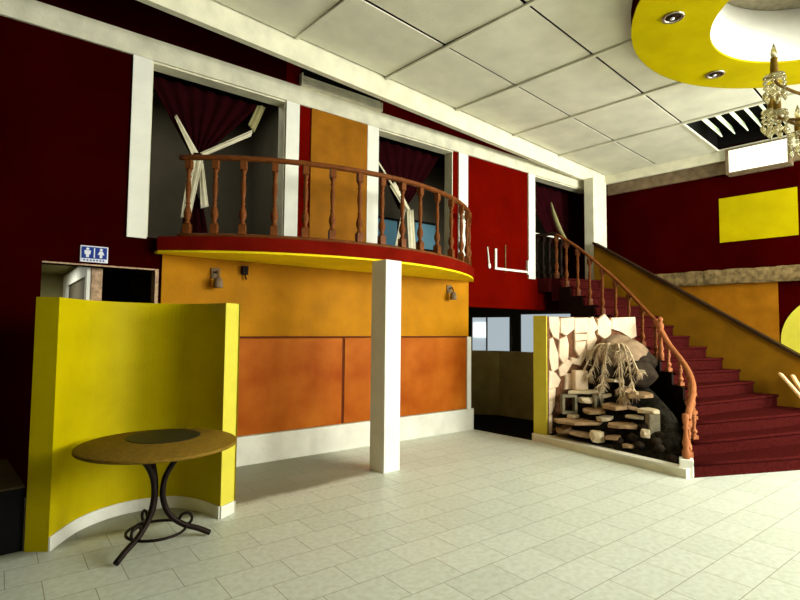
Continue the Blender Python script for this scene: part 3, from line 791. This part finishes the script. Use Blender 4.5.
# soil mound
def inner_x(y):
    pts = I
    for (x0, y0), (x1, y1) in zip(pts, pts[1:]):
        if y0 <= y <= y1: return x0+(x1-x0)*(y-y0)/(y1-y0)
    return 6.3
def mound_z(x, y):
    base = .10+.80*max(0, x-6.42)
    ter = .20
    q = math.floor(base/ter)*ter+ter*min(1, max(0, (base % ter)/ter*2-1))*.9
    z = .45*base+.55*q+.05*noise.noise(Vector((x*5, y*5, 1)))+.025*noise.noise(Vector((x*14, y*14, 3)))
    return max(.03, z-.06)
b = MB(); rows = []
for j in range(46):
    y = 2.12+(3.98-2.12)*j/45; row = []
    xs_ = 6.335+(y-2.05)*.19; xe = inner_x(y)-.05
    wall_y = lambda x: 4.03-(x-6.77)*.4563
    if y > 3.4: xe = min(xe, 6.77+(4.03-y)/.4563-.02)
    xe = max(xe, xs_+.05)
    for i in range(46):
        x = xs_+(xe-xs_)*i/45
        k_ = min(1, max(0, (inner_x(y)-x)/.75)) if y < 3.3 else 1
        row.append((x, y, .03+(mound_z(x, y)-.03)*(.25+.75*k_*k_*(3-2*k_))))
    rows.append(row)
b.grid(rows); o = b.build('soil', M['soil']); tag(o, 'dark soil and rubble mound filling the rock garden', 'soil', kind='stuff')

def rock(name, c, r, m, label, cat='rock', group=None, seed=0, ang=0, rough=.25, sub=3, flat=False):
    b = MB(); vs = b.sphere((0, 0, 0), 1, None, sub)
    for v in vs:
        n_ = v.co.normalized()
        k = 1+rough*noise.noise(n_*1.6+Vector((seed*7.1, seed*3.3, 0)))+rough*.4*noise.noise(n_*4+Vector((seed, 0, 0)))
        q = n_*k
        if flat: q.z = max(-.75, min(.75, q.z*1.8))
        x, y, z = q.x*r[0], q.y*r[1], q.z*r[2]
        v.co = Vector((c[0]+x*math.cos(ang)-y*math.sin(ang), c[1]+x*math.sin(ang)+y*math.cos(ang), c[2]+z))
    for f in b.bm.faces: f.smooth = not flat
    return tag(b.build(name, m), label, cat, group)
def slab(name, c, rx, ry, t, m, label, group, seed, ang, tilt=0.0):
    q = random.Random(seed); n = q.randint(7, 9); pts = []
    for i in range(n):
        a = 2*PI*(i+q.uniform(-.28, .28))/n; k = q.uniform(.72, 1.12)
        pts.append((rx*k*math.cos(a), ry*k*math.sin(a)))
    T = Matrix.Translation(c) @ Matrix.Rotation(ang, 4, 'Z') @ Matrix.Rotation(tilt, 4, 'Y')
    b = MB(); b.prism(pts, [-t*q.uniform(.7, 1.3) for _ in pts], [q.uniform(-.006, .006) for _ in pts], T)
    bmesh.ops.bevel(b.bm, geom=b.bm.edges[:], offset=.006, segments=1, affect='EDGES')
    return tag(b.build(name, m), label, 'stone', group)
VA = math.radians(-43)     # across the view
G = 'flat stones of the rock garden'
SL = [((7.08, 3.68, .72), .46, 'slab_pale', 'broad pale flat stone high in the rock garden, resting on the concrete block'),
      ((7.12, 2.94, .75), .34, 'slab', 'tan flat stone ledge under the right fronds'),
      ((6.93, 2.73, .58), .26, 'slab_pale', 'yellowish flat stone jutting out near the stair side'),
      ((6.70, 3.56, .35), .60, 'slab', 'long tan flat stone across the lower left of the rock garden'),
      ((6.73, 2.99, .38), .38, 'slab', 'brown flat stone at mid height above the soil'),
      ((6.88, 3.46, .50), .28, 'slab', 'tan flat stone tilted behind the long lower slab'),
      ((7.27, 3.37, .90), .19, 'slab_pale', 'small pale flat stone under the boulder'),
      ((6.95, 3.18, .585), .34, 'slab', 'tan flat stone ledge in the middle of the rock garden'),
      ((6.66, 3.46, .21), .40, 'slab', 'low pinkish flat stone just behind the white kerb'),
      ((6.72, 3.80, .21), .26, 'slab', 'low flat stone at the left end behind the kerb')]
for i, (c, w, m, lab) in enumerate(SL):
    slab('flat_stone', (c[0], c[1], c[2]+.02), w*.58, .16+.05*(i % 2), .045, M[m], lab, G, i+1, VA+random.uniform(-.15, .15), random.uniform(-.06, .06))
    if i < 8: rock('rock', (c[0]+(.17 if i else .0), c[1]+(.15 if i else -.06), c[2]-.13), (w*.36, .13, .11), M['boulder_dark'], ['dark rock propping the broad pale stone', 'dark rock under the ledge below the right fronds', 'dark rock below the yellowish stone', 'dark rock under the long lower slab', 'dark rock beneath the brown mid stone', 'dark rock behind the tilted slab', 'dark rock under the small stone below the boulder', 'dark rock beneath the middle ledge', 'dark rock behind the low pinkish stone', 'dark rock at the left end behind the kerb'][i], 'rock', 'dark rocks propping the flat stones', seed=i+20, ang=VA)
rock('white_stone', (6.58, 3.25, .22), (.09, .08, .09), M['slab_pale'], 'chunky whitish stone standing low in front of the long slab', 'stone', seed=41, ang=VA, sub=2, rough=.5, flat=True)
rock('white_stone', (6.68, 2.68, .33), (.055, .06, .065), M['slab_pale'], 'small white stone on the soil near the stair side', 'stone', seed=42, ang=VA, sub=2, rough=.5, flat=True)
rock('white_stone', (6.98, 3.60, .62), (.13, .09, .05), M['slab_pale'], 'pale stone lying beside the concrete block', 'stone', seed=43, ang=VA, sub=2, rough=.5, flat=True)
rock('boulder', (7.54, 3.36, 1.24), (.34, .20, .26), M['boulder'], 'big brown boulder at the top of the rock garden', 'boulder', seed=51, ang=VA, rough=.4)
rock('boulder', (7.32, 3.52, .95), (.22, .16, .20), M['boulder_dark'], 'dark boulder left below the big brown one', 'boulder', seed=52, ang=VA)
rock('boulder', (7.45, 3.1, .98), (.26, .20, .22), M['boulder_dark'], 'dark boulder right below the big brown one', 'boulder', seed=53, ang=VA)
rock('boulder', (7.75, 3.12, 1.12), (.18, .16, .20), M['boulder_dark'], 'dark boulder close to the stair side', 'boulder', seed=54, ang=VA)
for i, (x, y) in enumerate(((6.64, 3.0), (6.60, 2.72), (6.70, 2.85), (6.56, 2.48), (6.68, 2.55), (6.52, 2.32), (6.80, 2.75), (6.66, 3.2))):
    rock('stone_lump', (x, y, mound_z(x, y)+.035), (.07, .06, .055), M['boulder_dark'], 'dark lump of stone on the soil behind the white kerb', 'stone', 'dark stone lumps behind the kerb', seed=60+i, rough=.5, sub=2)
for i, (x, y, z, w, m) in enumerate(((6.62, 3.72, .27, .22, 'slab'), (6.86, 3.28, .44, .24, 'slab_pale'), (7.10, 3.44, .70, .20, 'slab_pale'), (7.02, 3.02, .60, .20, 'slab'),
                                   (6.90, 2.90, .50, .18, 'slab_pale'), (6.60, 3.06, .25, .20, 'slab'), (7.22, 3.18, .80, .22, 'slab'), (7.30, 3.52, .90, .20, 'slab'), (6.80, 3.70, .42, .16, 'slab_pale'), (6.54, 2.84, .19, .14, 'slab'))):
    slab('stone_shard', (x, y, max(z, mound_z(x, y)+.03)), w*.6, .09, .04, M[m], ['shard of stone by the kerb end of the garden', 'pale shard between the long slab and the middle ledge', 'pale shard lying below the boulder', 'tan shard left of the right ledge', 'pale shard under the right ledge',
         'tan shard low in the middle, near the whitish stone', 'tan shard at the foot of the boulder', 'tan shard beside the pale blocky stone', 'pale shard in front of the concrete block', 'tan shard on the black soil behind the kerb'][i], 'loose stone shards in the rock garden', 80+i, VA+random.uniform(-.7, .7), random.uniform(-.25, .25))
# hollow concrete block and a standing one
def hollow(c, w, h, dpt, label, m='block'):
    b = MB(); T = Matrix.Translation(c) @ Matrix.Rotation(VA+PI/2-.5, 4, 'Z')
    t = .035
    T = Matrix.Translation(c) @ Matrix.Rotation(VA, 4, 'Z')
    b.box((-w/2, -dpt/2, 0), (-w/2+t, dpt/2, h), T); b.box((w/2-t, -dpt/2, 0), (w/2, dpt/2, h), T)
    b.box((-w/2+t, -dpt/2, 0), (w/2-t, dpt/2, t), T); b.box((-w/2+t, -dpt/2, h-t), (w/2-t, dpt/2, h), T)
    return tag(b.build('concrete_block', M[m]), label, 'block')
hollow((6.84, 3.80, .42), .21, .27, .12, 'hollow concrete block holding up the pale stone, against the cladding')
hollow((7.02, 3.46, .50), .12, .20, .1, 'small grey block piece under the right end of the pale stone')
b = MB(); b.box((-.07, -.06, 0), (.07, .06, .26), Matrix.Translation((6.86, 2.66, .30)) @ Matrix.Rotation(VA, 4, 'Z'), bev=.01)
tag(b.build('olive_block', M['block']), 'olive grey upright block beneath the yellowish stone', 'block')
# pale cubic stone left
b = MB(); b.box((-.10, -.08, 0), (.10, .08, .28), Matrix.Translation((7.10, 3.77, .74)) @ Matrix.Rotation(VA+.1, 4, 'Z'), bev=.02)
tag(b.build('block_stone', M['stone']), 'pale blocky stone standing on the broad flat stone', 'stone')

# dried plant with drooping fronds
pl = thing('dried_plant', (7.25, 3.25, 1.0), 'dried plant with pale drooping fronds over the boulders', 'plant')
root = Vector((7.34, 3.36, 1.34))
b = MB(); b.tube(smooth_path([(7.44, 3.32, .98), (7.40, 3.34, 1.18), root], 4), [.05]*8+[.035], 8); b.build('stem', M['trunk'], pl)
tips = [((7.10, 3.80, .96), .06), ((7.02, 3.45, .74), .10), ((7.0, 3.40, .86), .08), ((7.02, 3.12, .68), .08), ((6.98, 3.05, .72), .05), ((7.02, 2.92, .80), .08), ((7.08, 2.88, 1.08), .06), ((7.05, 3.62, .98), .06)]
rg = random.Random(5)
for tp, sp in tips:
    tp = Vector(tp); midp = root.lerp(tp, .45); midp.z = max(root.z, tp.z)+.05
    path = smooth_path([root, midp, root.lerp(tp, .85)+Vector((0, 0, -.02)), tp], 6)
    b = MB(); b.tube(path, [.016*(1-.6*i/len(path)) for i in range(len(path))], 6)
    for i in range(3, len(path)):
        for s_ in range(4):
            dv = Vector((rg.uniform(-1, 1), rg.uniform(-1, 1), rg.uniform(-1.4, .1))).normalized()*rg.uniform(.06, .13)
            p = path[i]; q = p+dv*.6+Vector((0, 0, -.01)); e = p+dv+Vector((0, 0, -.05))
            b.tube([p, q, e], [.006, .005, .002], 4)
    b.build('frond', M['frond'], pl)

# ------------------------------------------------------------------ ceiling rosette with downlights and chandelier
OC, OR_ = (6.12, .347), 2.03
IC, IR = (6.27, .56), 1.145
ro = thing('ceiling_rosette', (OC[0], OC[1], 4.7), 'big yellow ring hung below the ceiling around a white dome', 'ceiling feature')
b = MB(); n = 72
def circ(c, rad, z, k=n): return [(c[0]+rad*math.cos(2*PI*i/k), c[1]+rad*math.sin(2*PI*i/k), z) for i in range(k)]
r0, r1, r2_, r3 = circ(OC, OR_, 4.7), circ(IC, IR, 4.7), circ(IC, IR, 4.72), circ(OC, OR_, 4.72)
R_ = [[b.bm.verts.new(p) for p in q] for q in (r0, r1, r2_, r3)]
for k in range(4):
    A_, B_ = R_[k], R_[(k+1) % 4]
    for i in range(n): b.bm.faces.new((A_[i], A_[(i+1) % n], B_[(i+1) % n], B_[i]))
b.build('ring', M['yellow'], ro)
b = MB(); R_ = [[b.bm.verts.new(p) for p in q] for q in (circ(OC, OR_, 4.72), circ(OC, OR_, 4.90), circ(OC, OR_-.02, 4.90), circ(OC, OR_-.02, 4.72))]
for k in range(4):
    A_, B_ = R_[k], R_[(k+1) % 4]
    for i in range(n): b.bm.faces.new((A_[i], A_[(i+1) % n], B_[(i+1) % n], B_[i]))
o = b.build('rim', M['maroon'], ro); o['label'] = 'dark rim above the ring'
b = MB(); b.lathe([(IR+.005, 4.722), (IR+.005, 5.32), (IR-.015, 5.32), (IR-.015, 4.722), (IR+.005, 4.722)], (IC[0], IC[1], 0), n, cap=False); b.build('dome_wall', M['white'], ro)
b = MB(); b.lathe([(IR+.01, 5.33), (IR+.01, 5.36), (IR, 5.37)], (IC[0], IC[1], 0), n); b.build('dome_top', M['block'], ro)
for (x, y, lab) in ((5.335, 1.808, 'recessed downlight in the yellow ring, the one nearer the camera'), (6.908, 1.883, 'recessed downlight in the yellow ring, nearer the right wall')):
    dl = thing('downlight', (x, y, 4.69), lab, 'ceiling light', 'downlights in the yellow ring')
    b = MB(); b.lathe([(.10, 4.699), (.105, 4.69), (.09, 4.682), (.072, 4.69), (.072, 4.699)], (x, y, 0), 24, cap=False); b.build('rim', M['chrome'], dl)
    b = MB(); b.lathe([(.07, 4.698), (.07, 4.6945), (.001, 4.6945)], (x, y, 0), 20); b.build('recess', M['cap'], dl)
    b = MB(); b.sphere((x+.01, y+.01, 4.69), (.022, .022, .012)); b.build('bulb', M['signwhite'], dl)

CX, CY = 6.34, .40
ch = thing('chandelier', (CX, CY, 3.4), 'crystal chandelier with curved brass arms hanging from the white dome', 'chandelier')
b = MB(); b.lathe([(.02, 5.33), (.06, 5.30), (.02, 5.26), (.012, 5.2), (.012, 4.3), (.05, 4.25), (.03, 4.15), (.06, 4.0), (.035, 3.85), (.08, 3.7), (.10, 3.62), (.04, 3.52), (.02, 3.42)], (CX, CY, 0), 14); b.build('stem', M['brass'], ch)
def arm(ang, rad, z0, zc):
    dx, dy = math.cos(ang), math.sin(ang)
    P = [(0.03, z0), (rad*.35, z0-.10), (rad*.7, z0-.08), (rad*.95, z0+.02), (rad, zc)]
    b = MB(); b.tube(smooth_path([(CX+dx*q, CY+dy*q, z) for q, z in P], 5), .016, 6); a = b.build('arm', M['brass'], ch)
    ex, ey = CX+dx*rad, CY+dy*rad
    b = MB(); b.lathe([(.015, 0), (.07, .015), (.085, .035), (.08, .035), (.02, .02)], (ex, ey, zc), 12); b.build('drip_cup', M['crystal'], a)
    b = MB(); b.lathe([(.03, .03), (.034, .10), (.028, .17), (.03, .2)], (ex, ey, zc), 10); b.build('candle', M['tabletop'], a)
    b = MB(); b.lathe([(.016, .2), (.028, .24), (.02, .29), (.003, .34)], (ex, ey, zc), 10); b.build('flame_bulb', M['crystal'], a)
    b = MB()
    for i in range(6):
        t = 2*PI*i/6; px, py = ex+.08*math.cos(t), ey+.08*math.sin(t)
        for k in range(3): b.sphere((px, py, zc+.01-.045*k), (.018, .018, .022), sub=1)
        b.lathe([(.004, -.21), (.022, -.18), (.026, -.15), (.006, -.12)], (px, py, zc), 6)
    b.build('crystal_drops', M['crystal'], a)
for i in range(6): arm(math.radians(133+60*i), .92, 3.86, 3.94)
for i in range(6): arm(math.radians(118+60*i), .80, 3.62, 3.68)
b = MB()
for q, z in ((.30, 3.6), (.30, 4.05)):
    for i in range(14):
        t = 2*PI*i/14
        for k in range(4): b.sphere((CX+q*math.cos(t)*(1-.15*k), CY+q*math.sin(t)*(1-.15*k), z-.05*k), .02, sub=1)
b.build('crystal_skirt', M['crystal'], ch)

# open light louver in the missing ceiling board
lv = thing('ceiling_louver', (9.7, 2.1, ZC), 'open ceiling light louver with pale slats beside the right wall', 'ceiling louver')
b = MB(); b.box((8.78, 2.86, ZC-.01), (10.62, 2.89, ZC+.02)); b.box((8.78, 1.0, ZC-.01), (8.80, 2.86, ZC+.02)); b.build('frame', M['cream'], lv)
b = MB(); b.box((8.78, 1.0, ZC+.40), (10.63, 2.9, ZC+.42)); b.box((8.78, 2.88, ZC+.02), (10.63, 2.90, ZC+.40)); b.box((8.78, 1.0, ZC+.02), (8.80, 2.88, ZC+.40)); b.box((10.61, 1.0, ZC+.06), (10.63, 2.88, ZC+.40)); b.build('housing', M['dark'], lv)
for k in range(9):
    y = 2.66-k*.19
    b = MB(); b.box((-.008, -.085, 0), (.008, .075, 1.1), Matrix.Translation((8.86, y, ZC+.11)) @ Matrix.Rotation(PI/2, 4, 'Y') @ Matrix.Rotation(math.radians(70), 4, 'Z')); b.build('blade', M['blade'], lv)

# ------------------------------------------------------------------ light
def area(name, loc, rot, sx, sy, e, col):
    l = bpy.data.lights.new(name, 'AREA'); l.shape = 'RECTANGLE'; l.size = sx; l.size_y = sy; l.energy = e; l.color = col
    o = bpy.data.objects.new(name, l); C.objects.link(o); o.location = loc; o.rotation_euler = rot
    return o
DAY = (.97, 1.0, .93)
for i, ((a, c), e) in enumerate(zip(WIN, (5, 380, 820))):
    area('window_daylight', ((a+c)/2, -4.30, (WZ0+WZ1)/2), (PI/2, 0, 0), c-a-.1, WZ1-WZ0-.1, e, DAY)
area('side_window_daylight', (10.76, -2.65, 2.15), (PI/2, 0, PI/2), 2.8, 3.6, 360, DAY)
area('roof_light', (9.25, 2.0, 5.28), (0, 0, 0), .8, 1.6, 22, (.9, 1, .8))
area('upper_room_fill', W(-.3, 1.4, 5.3), (0, 0, 0), 1.6, 1.2, 26, DAY)  # added unseen fill, brightens the room behind the left curtain
area('upper_room_fill', W(4.2, 1.6, 5.3), (0, 0, 0), 2.5, 1.2, 12, DAY)  # second added fill, for the rooms further right
area('back_room_daylight', (10.36, 7.4, 1.5), (PI/2, 0, PI/2), 1.2, .8, 7, (.9, .97, 1))
area('passage_fill', W(-2.2, 1.3, 2.28), (0, 0, 0), .8, .8, 20, DAY)  # fill added under the passage ceiling to brighten wall and door frame
area('dome_fill', (IC[0], IC[1], 4.78), (PI, 0, 0), 1.2, 1.2, 3.0, (.95, 1, .98))  # hidden fill added inside the ring to brighten the dome
w = bpy.data.worlds.new('world'); S.world = w; w.use_nodes = True
bg = w.node_tree.nodes['Background']; bg.inputs['Color'].default_value = (.85, .88, .86, 1); bg.inputs['Strength'].default_value = .5

S.view_settings.view_transform = 'Standard'; S.view_settings.look = 'None'
S.view_settings.gamma = 1; S.view_settings.use_curve_mapping = False
S.view_settings.exposure = .1
